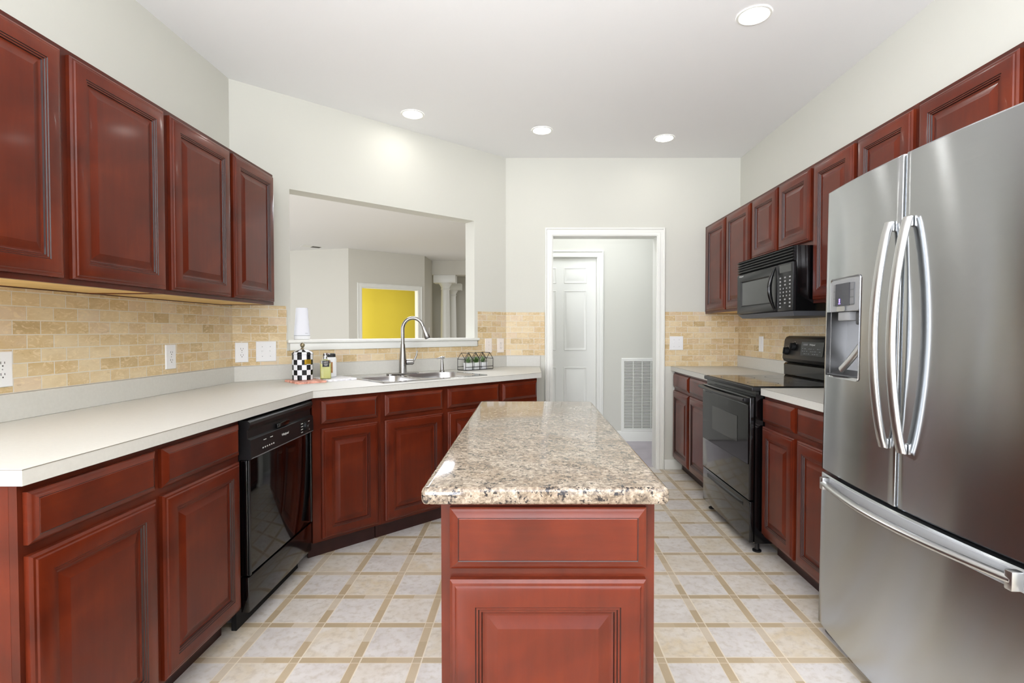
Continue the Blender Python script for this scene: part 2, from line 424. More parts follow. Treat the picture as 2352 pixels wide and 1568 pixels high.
# six-panel hall door
bm = NB(); box(bm, -.037, .757, .0, .035, .01, 2.035)
d2 = structure(finish('door_2', bm, TRIM, loc=(0, 5.70, 0)))
PN = [(0, .001), (.006, -.006), (.016, -.008), (.04, .001), (.042, .0015)]
for x0, x1 in ((.075, .312), (.402, .65)):
    for z0, z1 in ((1.757, 1.925), (1.013, 1.672), (.22, .82)):
        bm = NB(); panel_loops(bm, x0, x1, z0, z1, [(-.002, 0), (0, .004), (.004, .005), (.012, .0015), (.03, .003), (.042, .006)])
        finish('panel', bm, TRIM, d2)

# ------------------------------------------------------------------ stone tile backsplashes
def splash(name, label, loc, rz, rects):
    bm = NB()
    for x0, x1, z0, z1 in rects: box(bm, x0, x1, -.008, -.0005, z0, z1)
    return tag(finish(name, bm, TILE, smooth=False, loc=loc, rot=(0, 0, rz)), label, 'tile backsplash')
UZ = 1.008
splash('tile_backsplash', 'beige tumbled stone tile backsplash on the left wall under the long row of cabinets', (XL, 1.0, 0), PI/2, [(0, 2.107, UZ+.001, 1.376)])
splash('tile_backsplash', 'stone tile backsplash around the pass-through sill behind the sink', (WV[0], WV[1], 0), AW,
       [(.002, .314, UZ+.001, 1.386), (.314, 1.833, UZ+.001, 1.097), (1.833, LW-.003, UZ+.001, 1.39)])
splash('tile_backsplash', 'small patch of stone tile on the back wall left of the doorway', (0, YB, 0), 0, [(-.194, .146, UZ+.001, 1.39)])
splash('tile_backsplash', 'stone tile on the back wall right of the doorway with double switch', (0, YB, 0), 0, [(1.208, XR-.009, .915, 1.394)])
splash('tile_backsplash', 'stone tile backsplash on the right wall behind the black stove', (XR, YB, 0), -PI/2, [(0, .97, UZ+.001, 1.394), (.97, 1.735, .915, 1.394), (1.735, 2.45, UZ+.001, 1.394)])

# ------------------------------------------------------------------ cabinets
DOORP = [(0, 0), (0, .012), (.003, .0145), (.006, .0165), (.011, .0175), (.014, .0205), (.019, .022), (.052, .022), (.054, .0195), (.058, .0195), (.060, .0165), (.064, .0165), (.066, .012), (.070, .0105)]
PANELP = [(.070, .0105), (.074, .0105), (.080, .012), (.094, .0185), (.097, .0195)]
DRAWP = [(0, 0), (0, .011), (.003, .0135), (.008, .0155), (.014, .019), (.018, .0215), (.0195, .0205), (.021, .0215)]
def front(parent, kind, x0, x1, z0, z1, label=None):
    bm = NB(); w_ = x1-x0; h_ = z1-z0
    if kind == 'drawer':
        panel_loops(bm, 0, w_, 0, h_, DRAWP, dark=(5,)); o = finish('drawer_front', bm, [WOODX, GLAZE], parent, loc=(x0, -.0005, z0), angle=20)
    else:
        panel_loops(bm, 0, w_, 0, h_, DOORP, cap=True, dark=(7, 9, 11))
        o = finish('door', bm, [WOOD, GLAZE], parent, loc=(x0, -.0005, z0), angle=20)
        bm = NB(); panel_loops(bm, 0, w_, 0, h_, [(a, b+.0003) for a, b in PANELP]); finish('raised_panel', bm, WOOD, o, angle=12)
    if label: o['label'] = label
    return o
def cabinet(name, label, loc, rz, w_, d, z0, z1, fronts, group, toe=0, maple=False, poly=None):
    t = thing(name, label, 'cabinet', loc, rz, group)
    zb = z0+toe; bm = NB()
    if poly: prism(bm, poly, zb, z1)
    else:
        y0 = .02; k = .016
        box(bm, 0, k, y0, d, zb, z1); box(bm, w_-k, w_, y0, d, zb, z1); box(bm, k, w_-k, d-.008, d, zb, z1)
        if maple: box(bm, k, w_-k, y0, d-.008, z1-k, z1)
        else: box(bm, k, w_-k, y0, d-.008, zb, zb+k)
    finish('carcass', bm, WOOD, t, smooth=False)
    # face frame with an opening behind every front
    xs = sorted({0, w_, *[a+.012 for _, a, b, _, _ in fronts], *[b-.012 for _, a, b, _, _ in fronts]})
    zs = sorted({zb, z1, *[a+.012 for *_, a, b in fronts], *[b-.012 for *_, a, b in fronts]})
    bm = NB()
    lo = min(f[3] for f in fronts); hi = max(f[4] for f in fronts)
    box(bm, 0, w_, 0, .0195, zb, lo+.012); box(bm, 0, w_, 0, .0195, hi-.012, z1)
    fx = sorted({(a, b) for _, a, b, _, _ in fronts})
    edges = [0]+[e for a, b in fx for e in (a+.012, b-.012)]+[w_]
    for a, b in zip(edges[0::2], edges[1::2]): box(bm, a, b, 0, .0195, lo+.012, hi-.012)
    dr = [f for f in fronts if f[0] == 'drawer']
    for _, a, b, c, d_ in dr: box(bm, a+.012, b-.012, 0, .0195, c-.035, c+.012)
    finish('face_frame', bm, WOODF, t, smooth=False)
    if toe:
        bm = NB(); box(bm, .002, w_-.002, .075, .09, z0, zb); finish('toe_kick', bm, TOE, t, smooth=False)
    if maple:
        bm = NB(); box(bm, .0165, w_-.0165, .02, d-.0085, zb+.003, zb+.015); finish('bottom_panel', bm, MAPLE, t, smooth=False)['label'] = 'pale maple underside panel'
    for f in fronts: front(t, *f)
    return t
GU_L, GU_R, GB_L, GB_A, GB_R = 'wall cabinets on the left wall', 'wall cabinets on the right wall', 'base cabinets on the left wall', 'base cabinets under the sink counter', 'base cabinets on the right wall'
UB, UT = 1.377, 2.137
# left wall cabinets: local x = +Y
XU = -1.497
def upL(label, y0, y1, doors): cabinet('wall_cabinet', label, (XU, y0, 0), PI/2, y1-y0, XU-XL-.0005, UB, UT, [('door', a-y0, b-y0, 1.395, 2.117) for a, b in doors], GU_L, maple=True)
upL('nearest cherry wall cabinet on the left wall, cut by the photo edge', 1.182, 2.112, [(1.20, 1.640), (1.672, 2.100)])
upL('farther cherry wall cabinet on the left wall, next to the pass-through', 2.113, 3.014, [(2.135, 2.560), (2.588, 2.994)])
# right wall cabinets: local x = -Y
XV = 1.562
def upR(label, y0, y1, doors, zb, zd): cabinet('wall_cabinet', label, (XV, y0, 0), -PI/2, y0-y1, XR-XV-.0005, zb, UT, [('door', y0-a, y0-b, zd, 2.117) for a, b in doors], GU_R, maple=True)
upR('tall two-door wall cabinet in the far right corner beside the back wall', 4.5195, 3.566, [(4.445, 4.030), (4.005, 3.585)], UB, 1.395)
upR('short cherry wall cabinet directly above the black microwave', 3.565, 2.806, [(3.548, 3.195), (3.172, 2.822)], 1.697, 1.722)
upR('cherry wall cabinet between the microwave and the refrigerator', 2.805, 2.062, [(2.788, 2.448), (2.418, 2.075)], UB, 1.395)
upR('wide cherry wall cabinet above the stainless refrigerator', 2.061, 1.130, [(2.043, 1.630), (1.597, 1.150)], 1.815, 1.832)
# left base run
XBL = -1.162
cabinet('base_cabinet', 'two-drawer two-door base cabinet at the near left end beside the dishwasher', (XBL, 1.155, 0), PI/2, .885, XBL-XL-.0005, 0, .8755,
        [('drawer', .012, .415, .732, .855), ('drawer', .442, .868, .732, .855), ('door', .012, .415, .118, .706), ('door', .442, .868, .118, .706)], GB_L, toe=.102)
# angled run: frame with local x along the counter edge
CP, CQ = (-1.118, 2.652), (.100, 3.830)
LC = math.hypot(CQ[0]-CP[0], CQ[1]-CP[1]); AC = math.atan2(CQ[1]-CP[1], CQ[0]-CP[0])
def ct(s, d, z=0): return (CP[0]+s*math.cos(AC)-d*math.sin(AC), CP[1]+s*math.sin(AC)+d*math.cos(AC), z)
o_ = .032
cabinet('base_cabinet', 'narrow corner base cabinet between the dishwasher and the sink cabinet', ct(.006, o_), AC, .391, .56, 0, .8755,
        [('drawer', .045, .368, .732, .855), ('door', .045, .368, .118, .706)], GB_A, toe=.102)
cabinet('base_cabinet', 'wide two-door sink base cabinet directly below the sink', ct(.398, o_), AC, .906, .56, 0, .8755,
        [('drawer', .022, .424, .732, .855), ('drawer', .462, .892, .732, .855), ('door', .022, .424, .118, .706), ('door', .462, .892, .118, .706)], GB_A, toe=.102)
cabinet('base_cabinet', 'end base cabinet of the sink run, beside the doorway', ct(1.305, o_), AC, .372, .45, 0, .8755,
        [('drawer', .018, .360, .732, .855), ('door', .018, .360, .118, .706)], GB_A, toe=.102)
# right base runs
XBR = 1.292
cabinet('base_cabinet', 'far right base cabinet between the back wall and the stove', (XBR, 4.505, 0), -PI/2, .948, XR-XBR-.0005, 0, .8755,
        [('drawer', .018, .440, .732, .855), ('drawer', .468, .915, .732, .855), ('door', .018, .440, .118, .706), ('door', .468, .915, .118, .706)], GB_R, toe=.102)
cabinet('base_cabinet', 'right base cabinet between the stove and the refrigerator', (XBR, 2.782, 0), -PI/2, .705, XR-XBR-.0005, 0, .8755,
        [('drawer', .004, .335, .732, .855), ('drawer', .362, .690, .732, .855), ('door', .004, .335, .118, .706), ('door', .362, .690, .118, .706)], GB_R, toe=.102)

# ------------------------------------------------------------------ countertops
CT0, CT1 = .876, .914
def edge_line(parent, pts):
    bm = NB()
    for p, q in zip(pts, pts[1:]):
        d = Vector((q[0]-p[0], q[1]-p[1], 0)); L = d.length; d.normalize(); n = Vector((d.y, -d.x, 0))*.0006
        a, b = Vector((p[0], p[1], 0)), Vector((q[0], q[1], 0))
        loft(bm, [[a-n*2+Vector((0, 0, CT1-.0022)), a+n+Vector((0, 0, CT1-.0022)), a+n+Vector((0, 0, CT1-.0008)), a-n*2+Vector((0, 0, CT1-.0008))],
                  [b-n*2+Vector((0, 0, CT1-.0022)), b+n+Vector((0, 0, CT1-.0022)), b+n+Vector((0, 0, CT1-.0008)), b-n*2+Vector((0, 0, CT1-.0008))]])
    finish('edge_seam', bm, SEAM, parent, smooth=False)['label'] = 'thin brown laminate seam'
SK0, SK1, SD0, SD1 = .452, 1.255, .085, .60                      # sink extents on the angled counter
hole = [ct(s, d)[:2] for s, d in rrect(SK0+.012, SK1-.012, SD0+.012, SD1-.012, .05)]
outer = [(-1.8025, 1.143), (-1.137, 1.143), CP, CQ, (.100, 4.5195), (-.196, 4.5190), (-1.8025, 3.1095)]
bm = NB(); slab_holes(bm, outer, [hole], CT0, CT1)
ctop = tag(finish('countertop', bm, LAM, smooth=False), 'long cream L-shaped countertop along the left wall and under the sink', 'countertop')
edge_line(ctop, [(-1.8025, 1.143), (-1.137, 1.143), CP, CQ])
def upstand(parent, p, q, label=None):
    L = math.hypot(q[0]-p[0], q[1]-p[1]); bm = NB(); box(bm, 0, L, -.019, -.0006, CT1+.0003, UZ, .0015, 1)
    return finish('upstand', bm, LAM, parent, loc=(p[0], p[1], 0), rot=(0, 0, math.atan2(q[1]-p[1], q[0]-p[0])))
upstand(ctop, (XL, 1.143), (XL, 3.107)); upstand(ctop, wl(.003, 0, 0), wl(LW-.003, 0, 0)); upstand(ctop, (-.193, YB), (.108, YB))
bm = NB(); slab_holes(bm, [(1.268, 3.557), (1.8645, 3.557), (1.8645, 4.5195), (1.262, 4.5195)], [], CT0, CT1)
c2 = tag(finish('countertop', bm, LAM, smooth=False), 'short cream countertop between the back wall and the stove', 'countertop')
edge_line(c2, [(1.262, 4.5195), (1.268, 3.557)]); upstand(c2, (XR, 4.51), (XR, 3.557))
bm = NB(); slab_holes(bm, [(1.268, 2.076), (1.8645, 2.076), (1.8645, 2.782), (1.268, 2.782)], [], CT0, CT1)
c3 = tag(finish('countertop', bm, LAM, smooth=False), 'short cream countertop between the stove and the refrigerator', 'countertop')
edge_line(c3, [(1.268, 2.782), (1.268, 2.076)]); upstand(c3, (XR, 2.782), (XR, 2.076))

# ------------------------------------------------------------------ kitchen island
isl = thing('kitchen_island', 'cherry island cabinet with drawer over door in the middle of the floor', 'kitchen island', (-.177, 1.034, 0))
IW, ID = .434, 1.200
bm = NB(); box(bm, 0, .018, .02, ID, .0, .879); box(bm, IW-.018, IW, .02, ID, .0, .879); box(bm, .018, IW-.018, ID-.018, ID, .0, .879); box(bm, .018, IW-.018, .02, ID-.018, .09, .108)
finish('carcass', bm, WOODF, isl, smooth=False)
bm = NB(); box(bm, 0, .03, 0, .0195, 0, .879); box(bm, IW-.03, IW, 0, .0195, 0, .879)
box(bm, .03, IW-.03, 0, .0195, .852, .879); box(bm, .03, IW-.03, 0, .0195, .712, .756); box(bm, .03, IW-.03, 0, .0195, .0, .125)
finish('face_frame', bm, WOODF, isl, smooth=False)
front(isl, 'drawer', .019, .415, .7465, .8705); front(isl, 'door', .019, .415, .105, .7245)
bm = NB()
pts = rrect(-.213, .281, 1.004, 2.264, .012, 5); z = .8795
def inset(k): return rrect(-.213+k, .281-k, 1.004+k, 2.264-k, max(.012-k, .003), 5)
loft(bm, [[(x, y, zz) for x, y in inset(k)] for k, zz in ((.010, z), (.004, z+.002), (0, z+.008), (0, z+.026), (.003, z+.032), (.008, z+.0345), (.012, z+.035))])
tag(finish('island_top', bm, GRANITE, angle=50), 'speckled beige granite slab on top of the island', 'countertop')

# ------------------------------------------------------------------ dishwasher (local x = +Y, -y to the room)
dw = thing('dishwasher', 'black built-in dishwasher between the left base cabinet and the corner', 'dishwasher', (-1.162, 2.046, 0), PI/2)
DWW = .597
bm = NB(); box(bm, .004, DWW-.004, .0, .56, .10, .866); finish('tub', bm, BLKDEEP, dw, smooth=False)
bm = NB(); box(bm, .0, DWW, -.032, -.0005, .235, .705, .004, 2); dd = finish('door', bm, BLKGLASS, dw)
for x0_, x1_ in ((0, .014), (DWW-.012, DWW)):
    bm = NB(); box(bm, x0_, x1_, -.040, -.0322, .236, .704, .003, 2); finish('edge_trim', bm, BLKSAT, dd)
# control panel with recessed latch pocket and rounded top
bm = NB()
prof = [(-.0005, .7065), (-.046, .7065), (-.049, .712), (-.047, .786), (-.034, .792), (-.032, .822), (-.040, .832), (-.046, .846), (-.044, .858), (-.034, .864), (-.0005, .864)]
loft(bm, [[(x, y, zz) for y, zz in prof] for x in (0, DWW)])
cp = finish('control_panel', bm, BLKSAT, dw, angle=25)
bm = NB(); box(bm, .23, .345, -.0455, -.0335, .792, .812, .003, 2); finish('latch', bm, GLOSSBLK, cp)
bm = NB(); box(bm, .008, DWW-.008, -.0498, -.0480, .710, .7125); finish('chrome_line', bm, GREYMARK, cp)
bm = NB()
for x in (.10, .155): box(bm, x, x+.022, -.0487, -.0477, .766, .7685)
for i in range(6): box(bm, .09+i*.018, .098+i*.018, -.0492, -.0484, .733, .738)
for i in range(4): box(bm, .455, .475, -.0490, -.0482, .725+i*.014, .728+i*.014); box(bm, .535, .552, -.0490, -.0482, .725+i*.014, .728+i*.014)
finish('printed_marks', bm, MARK, cp, smooth=False)
bm = NB(); lathe(bm, [(.024, 0), (.023, .012), (.010, .014), (.009, .018)], n=24); finish('dial', bm, BLKSAT, cp, loc=(.505, -.0486, .750), rot=(PI/2, 0, 0))
text('badge_lettering', 'Whirlpool', .016, MARK, cp, (.29, -.0488, .755), (PI/2, 0, 0), shear=.2)
bm = NB(); box(bm, .001, DWW-.001, -.034, -.0005, .085, .229, .003, 2); finish('kick_panel', bm, GLOSSBLK, dw)
bm = NB(); box(bm, .02, DWW-.02, .03, .05, .0, .0845); finish('toe_recess', bm, BLKDEEP, dw, smooth=False)

# ------------------------------------------------------------------ stove (local x = -Y from the far end, -y to the room)
st = thing('stove', 'black freestanding electric stove between the two right countertops', 'stove', (1.245, 3.5505, 0), -PI/2)
SW = .758
bm = NB(); box(bm, 0, .006, 0, .60, .055, .893); box(bm, SW-.006, SW, 0, .60, .055, .893); box(bm, .006, SW-.006, .59, .60, .055, .893); box(bm, .006, SW-.006, .0, .012, .055, .893); box(bm, .006, SW-.006, .012, .59, .055, .07)
finish('body', bm, GLOSSBLK, st, smooth=False)
bm = NB(); box(bm, -.0015, SW+.0015, -.022, .545, .8935, .9185, .005, 3); ck = finish('cooktop', bm, BLKSAT, st)
bm = NB(); box(bm, .012, SW-.012, -.006, .535, .9187, .9215, .001, 1); finish('glass_surface', bm, BLKGLASS, ck)
for x, y, r in ((.20, .13, .105), (.56, .13, .085), (.20, .40, .085), (.56, .40, .105)):
    bm = NB(); R0 = ring(bm, [(x+r*math.cos(2*PI*i/40), y+r*math.sin(2*PI*i/40), .9218) for i in range(40)]); R1 = ring(bm, [(x+(r-.003)*math.cos(2*PI*i/40), y+(r-.003)*math.sin(2*PI*i/40), .9218) for i in range(40)]); bridge(bm, R0, R1)
    finish('burner_ring', bm, GREYDK, ck, smooth=False)
bm = NB(); box(bm, .004, SW-.004, -.030, -.0005, .292, .862, .006, 3); od = finish('oven_door', bm, GLOSSBLK, st)
bm = NB(); box(bm, .012, SW-.012, -.0335, -.0302, .49, .818, .002, 1); finish('upper_glass', bm, BLKGLASS, od)
bm = NB(); box(bm, .20, .60, -.0355, -.0337, .585, .735, .001, 1); finish('window', bm, GREYGLASS, od)
bm = NB()
N_ = 16; P_ = [(.012+(SW-.024)*i/N_, -.052-.020*math.sin(PI*i/N_), .846) for i in range(N_+1)]
tube(bm, P_, .011, 12, ry=.017)
box(bm, .006, .026, -.060, -.0302, .834, .858, .003, 2); box(bm, SW-.026, SW-.006, -.060, -.0302, .834, .858, .003, 2)
finish('handle', bm, BLKSAT, od)
bm = NB(); box(bm, .004, SW-.004, -.026, -.0005, .058, .284, .005, 3); dr = finish('storage_drawer', bm, GLOSSBLK, st)
bm = NB()
for sgn in (0,):
    prof = [(-.0265, .262), (-.038, .256), (-.040, .246), (-.032, .240), (-.0265, .236)]
    loft(bm, [[(x, -.0265+(y+.0265)*k, zz) for y, zz in prof] for x, k in ((.09, .05), (.14, .8), (SW/2, 1), (SW-.14, .8), (SW-.09, .05))])
finish('drawer_grip', bm, BLKSAT, dr)
for x, y in ((.035, .03), (SW-.035, .03), (.035, .55), (SW-.035, .55)):
    bm = NB(); lathe(bm, [(.024, 0), (.024, .008), (.012, .012), (.010, .0548)], n=18); finish('levelling_foot', bm, BLKSAT, st, loc=(x, y, 0))
bm = NB()                                                       # backguard: riser, gap, slanted control head
prof = [(.5455, .9188), (.535, .922), (.530, .93), (.528, 1.000), (.540, 1.010), (.6, 1.010), (.6, .9188)]
loft(bm, [[(x, y, zz) for y, zz in prof] for x in (.008, SW-.008)])
bgd = finish('backguard', bm, GLOSSBLK, st, angle=25)
bm = NB()
prof = [(.600, 1.0105), (.545, 1.0105), (.520, 1.022), (.512, 1.040), (.514, 1.062), (.528, 1.168), (.538, 1.184), (.556, 1.192), (.600, 1.192)]
loft(bm, [[(x, y+.0006, zz) for y, zz in [(a+(.6-a)*k, 1.1+(b-1.1)*m) for a, b in prof]] for x, k, m in ((-.004, .22, .84), (.004, .08, .95), (.02, 0, 1), (SW-.02, 0, 1), (SW-.004, .08, .95), (SW+.004, .22, .84))])
hd = finish('control_head', bm, BLKSAT, bgd, angle=25)
TL = math.atan2(.014, .106)
for x, zz in ((.075, 1.090), (.155, 1.122), (.60, 1.122), (.68, 1.090)):
    bm = NB(); lathe(bm, [(.026, 0), (.0255, .010), (.021, .020), (.018, .022)], n=24); box(bm, -.005, .005, -.021, .021, .0222, .029, .002, 2)
    finish('knob', bm, BLKDEEP, st, loc=(x, .5133+(zz-1.062)*.132, zz), rot=(PI/2-TL, 0, 0))
    bm = NB()
    for a in (35, 80, 125, 200): box(bm, .034*math.cos(math.radians(a))-.003, .034*math.cos(math.radians(a))+.003, .034*math.sin(math.radians(a))-.0015, .034*math.sin(math.radians(a))+.0015, .0004, .001)
    finish('dial_marks', bm, MARK, st, smooth=False, loc=(x, .5133+(zz-1.062)*.132, zz), rot=(PI/2-TL, 0, 0))
bm = NB(); box(bm, -.125, .125, -.045, .045, .0005, .004, .001, 1); ckp = finish('clock_panel', bm, BLKGLASS, st, loc=(.375, .5133+(1.112-1.062)*.132, 1.112), rot=(PI/2-TL, 0, 0))
bm = NB()
for i in range(9):
    for j in range(3):
        if (i*7+j*3) % 4: box(bm, -.108+i*.024, -.096+i*.024+.004*((i+j) % 2), -.034+j*.016, -.030+j*.016, .0042, .0047)
box(bm, -.10, -.05, .020, .032, .0042, .0047)
finish('printed_marks', bm, GREYMARK, ckp, smooth=False)
text('badge_lettering', 'Whirlpool', .015, MARK, ckp, (.0, .026, .0044), (0, 0, 0), shear=.2)

# ------------------------------------------------------------------ microwave
mw = thing('microwave', 'black over-the-range microwave above the stove', 'microwave', (1.470, 3.5505, 1.308), -PI/2)
MWW, MH = .744, .388
bm = NB(); box(bm, 0, MWW, 0, XR-1.470-.0095, .028, MH, .003, 2); finish('casing', bm, GLOSSBLK, mw)
bm = NB()                                                       # louvre grille on top
prof = [(-.0005, .303)]
for i in range(5):
    zz = .305+i*.0165; prof += [(-.012, zz), (-.022, zz+.006), (-.022, zz+.010), (-.010, zz+.0125)]
prof += [(-.016, .387), (-.0005, .387)]
loft(bm, [[(x, y, zz) for y, zz in prof] for x in (.001, MWW-.001)]); finish('vent_grille', bm, BLKSAT, mw, angle=20)
XD_ = .575
bm = NB()                                                       # door: rounded frame sloping to the window
R = panel_loops(bm, .001, XD_, .030, .300, [(0, .0005), (0, .016), (.004, .022), (.012, .025), (.05, .018), (.056, .010)], cap=True)
md = finish('door', bm, BLKSAT, mw, angle=40)
bm = NB(); box(bm, .058, XD_-.058, -.0125, -.0102, .089, .241); finish('window', bm, GREYGLASS, md, smooth=False)
bm = NB(); N_ = 18
tube(bm, [(XD_-.028, -.024-.034*math.sin(PI*i/N_), .040+.25*i/N_) for i in range(N_+1)], [.006+.008*math.sin(PI*i/N_) for i in range(N_+1)], 12)
finish('handle', bm, GLOSSBLK, md)
text('badge_lettering', 'Whirlpool', .016, MARK, md, (.075, -.0255, .284), (PI/2, 0, 0), shear=.2)
bm = NB(); box(bm, XD_+.002, MWW-.001, -.021, -.0005, .030, .300, .004, 2); kp = finish('keypad', bm, BLKSAT, mw)
bm = NB(); box(bm, XD_+.020, MWW-.018, -.0222, -.0208, .248, .290); finish('display', bm, GREYGLASS, kp, smooth=False)
bm = NB()
for j in range(9):
    for i in range(4 if 3 <= j <= 5 else 3):
        n_ = 4 if 3 <= j <= 5 else 3; x = XD_+.030+i*(.108/(n_-1)); zz = .055+j*.0205
        if j == 0 and i == 1: continue
        s_ = .005 if n_ == 4 else .0085
        box(bm, x-s_, x+s_, -.0217, -.0209, zz-.004, zz+.004)
finish('key_print', bm, KEYP, kp, smooth=False)
bm = NB(); loft(bm, [[(x0, y0, zz), (x1, y0, zz), (x1, y1, zz), (x0, y1, zz)] for x0, x1, y0, y1, zz in ((.004, MWW-.004, -.016, .38, .0275), (.03, MWW-.03, .004, .36, .002))])
finish('underside_hood', bm, HOODGREY, mw, smooth=False)['label'] = 'grey underside with vents'

# ------------------------------------------------------------------ refrigerator
FY0, FY1, FYC, FHW = 1.135, 2.067, 1.601, .466
fr = thing('refrigerator', 'large stainless steel french-door refrigerator at the right edge', 'refrigerator', (1.284, FYC, 0))
fr.rotation_euler = (0, .013, 0)
def bow(y): return -.104-.034*(1-(y/FHW)**2)                    # local x of the door skin at local y
bm = NB(); box(bm, -.02, .535, -FHW+.006, FHW-.006, .055, 1.755, .004, 2); finish('cabinet_body', bm, FRIDGESIDE, fr)
def skin(name, y0, y1, z0, z1, hole=None, parent=fr, back=-.024):
    ys = [y0, y0+.004, y0+.012]+[y0+.012+(y1-y0-.024)*i/22 for i in range(1, 22)]+[y1-.012, y1-.004, y1]
    zs = [z0, z0+.005, z1-.005, z1]
    if hole:
        ys = [y for y in ys if not (hole[0]-.006 < y < hole[0]+.006 or hole[1]-.006 < y < hole[1]+.006)]+[hole[0], hole[1]]; ys.sort()
        zs = sorted(zs+[hole[2], hole[3]])
    bm = NB(); V = {}
    def xx(y, z):
        e = min(y-y0, y1-y); q = .012 if e <= 0 else (.0035 if e < .006 else 0)
        f_ = min(z-z0, z1-z); q = max(q, .004 if f_ <= 0 else 0)
        return bow(y)+q
    def v(i, j):
        if (i, j) not in V: V[i, j] = bm.verts.new((xx(ys[i], zs[j]), ys[i], zs[j]))
        return V[i, j]
    for i in range(len(ys)-1):
        for j in range(len(zs)-1):
            if hole and hole[0] <= (ys[i]+ys[i+1])/2 <= hole[1] and hole[2] <= (zs[j]+zs[j+1])/2 <= hole[3]: continue
            bm.faces.new((v(i, j), v(i+1, j), v(i+1, j+1), v(i, j+1)))
    n, m = len(ys), len(zs)
    rim = [(i, 0) for i in range(n)]+[(n-1, j) for j in range(1, m)]+[(i, m-1) for i in range(n-2, -1, -1)]+[(0, j) for j in range(m-2, 0, -1)]
    a = [v(*k) for k in rim]; b = ring(bm, [(back, ys[i], zs[j]) for i, j in rim]); bridge(bm, a, b); bm.faces.new(b)
    return finish(name, bm, STEEL, parent, uv=True, angle=30)
HO = (.205, .405, 1.052, 1.296)                                # dispenser opening (local y, z)
ld = skin('left_door', .004, FHW, .668, 1.775, HO)
rd = skin('right_door', -FHW, -.004, .668, 1.775)
fz = skin('freezer_drawer', -FHW, FHW, .045, .655)
ld['label'] = 'stainless door with the ice and water dispenser'
# dispenser
xa = bow(.305)
bm = NB(); y0, y1, z0, z1 = HO
pr = [(bow(y0)+.001, z1), (-.050, z1), (-.048, 1.20), (-.052, 1.12), (-.066, 1.075), (bow(y0)+.001, z0)]
A = [ring(bm, [(x, y, zz) for x, zz in pr]) for y in (y0+.0004, y1-.0004)]
for i in range(len(pr)-1): bm.faces.new((A[0][i], A[0][i+1], A[1][i+1], A[1][i]))
bm.faces.new(A[0]); bm.faces.new(A[1])
cav = finish('dispenser_recess', bm, steel('recess_grey', (146, 146, 146), .36, 0, False), ld, smooth=True, angle=25)
bm = NB(); fo = [(y, zz) for y, zz in rrect(y0-.006, y1+.006, z0-.008, 1.424, .014)]
fi = [(min(max(y, y0+.003), y1-.003), min(max(zz, z0+.003), 1.418)) for y, zz in fo]
Ra = ring(bm, [(bow(y)-.0008, y, zz) for y, zz in fo]); Rb = ring(bm, [(bow(y)-.004, y, zz) for y, zz in [(y*.985+.305*.015, zz) for y, zz in fo]]); Rc = ring(bm, [(bow(y)-.0008, y, zz) for y, zz in fi])
bridge(bm, Ra, Rb); bridge(bm, Rb, Rc); finish('dispenser_bezel', bm, CHROME, ld)
def plate(name, y0, y1, z0, z1, off, mat, parent, r=.004):
    bm = NB(); a = rrect(y0, y1, z0, z1, r, 3)
    loft(bm, [[(bow(y)-off+.0024, y, zz) for y, zz in a], [(bow(y)-off, y, zz) for y, zz in a]]); return finish(name, bm, mat, parent)
pl = plate('dispenser_panel', y0, y1, z1+.001, 1.416, .0035, GREYPL, ld, .01)
plate('button_strip', .233, .2615, 1.319, 1.400, .0052, GREYDK2, ld); plate('button_strip', .364, .381, 1.319, 1.400, .0052, GREYDK2, ld)
for i_ in range(3):
    for ya, yb in ((.236, .259), (.366, .379)): plate('button', ya, yb, 1.322+i_*.027, 1.344+i_*.027, .0060, GREYPL2, ld, .001)
plate('display_screen', .262, .3635, 1.318, 1.401, .0066, plain('screen_glass', (52, 52, 60), .1), ld, .002)
bm = NB()
for zz, sx, sz in ((1.341, .0028, .0036), (1.333, .0028, .0030), (1.326, .006, .0012)): box(bm, bow(.33)-.0076, bow(.33)-.0070, .330-sx, .330+sx, zz-sz, zz+sz)
finish('screen_icon', bm, emit('violet_icon', (170, 140, 255), 2.5), ld, smooth=False)
plate('dispenser_lever', .288, .345, z1+.001, z1+.0195, .009, STEELH, ld)
bm = NB(); box(bm, -.125, -.075, .272, .343, z1-.034, z1-.0006, .004, 2); finish('ice_chute', bm, GREYPL, ld)
bm = NB(); box(bm, -.118, -.06, .215, .25, z1-.05, z1-.0006, .006, 2); finish('water_spout', bm, GREYDK, ld)
bm = NB(); tube(bm, [(-.075-.035*t, y0+.018+.115*t**1.6, z1-.045-.175*t) for t in [i/12 for i in range(13)]], .009, 12, ry=.016); finish('dispenser_paddle', bm, STEELH, ld)
bm = NB(); box(bm, -.13, -.07, y0+.006, y1-.006, z0+.002, z0+.008, .002, 1); finish('drip_tray', bm, GREYDK, ld)
def vhandle(parent, y):
    bm = NB(); n = 22; x0 = bow(y)
    tube(bm, [(x0-.013-.042*math.sin(PI*i/n)**.8, y, .852+.715*i/n) for i in range(n+1)], .0115, 16, ry=.0165, up=Vector((1, 0, 0)))
    for zz in (.862, 1.557): box(bm, x0-.012, x0-.001, y-.009, y+.009, zz-.016, zz+.016, .003, 2)
    return finish('handle', bm, STEELH, parent)
vhandle(ld, .040); vhandle(rd, -.040)
bm = NB(); n = 24
tube(bm, [(bow(.39*(1-2*i/n))-.018-.032*math.sin(PI*i/n), .39*(1-2*i/n), .628) for i in range(n+1)], .0115, 16, ry=.0155)
for s in (-1, 1): box(bm, bow(.39)-.032, bow(.39)-.0012, s*.39-.011, s*.39+.011, .604, .652, .004, 2)
finish('handle', bm, STEELH, fz)
bm = NB(); a = [(-.43+.86*i/20) for i in range(21)]
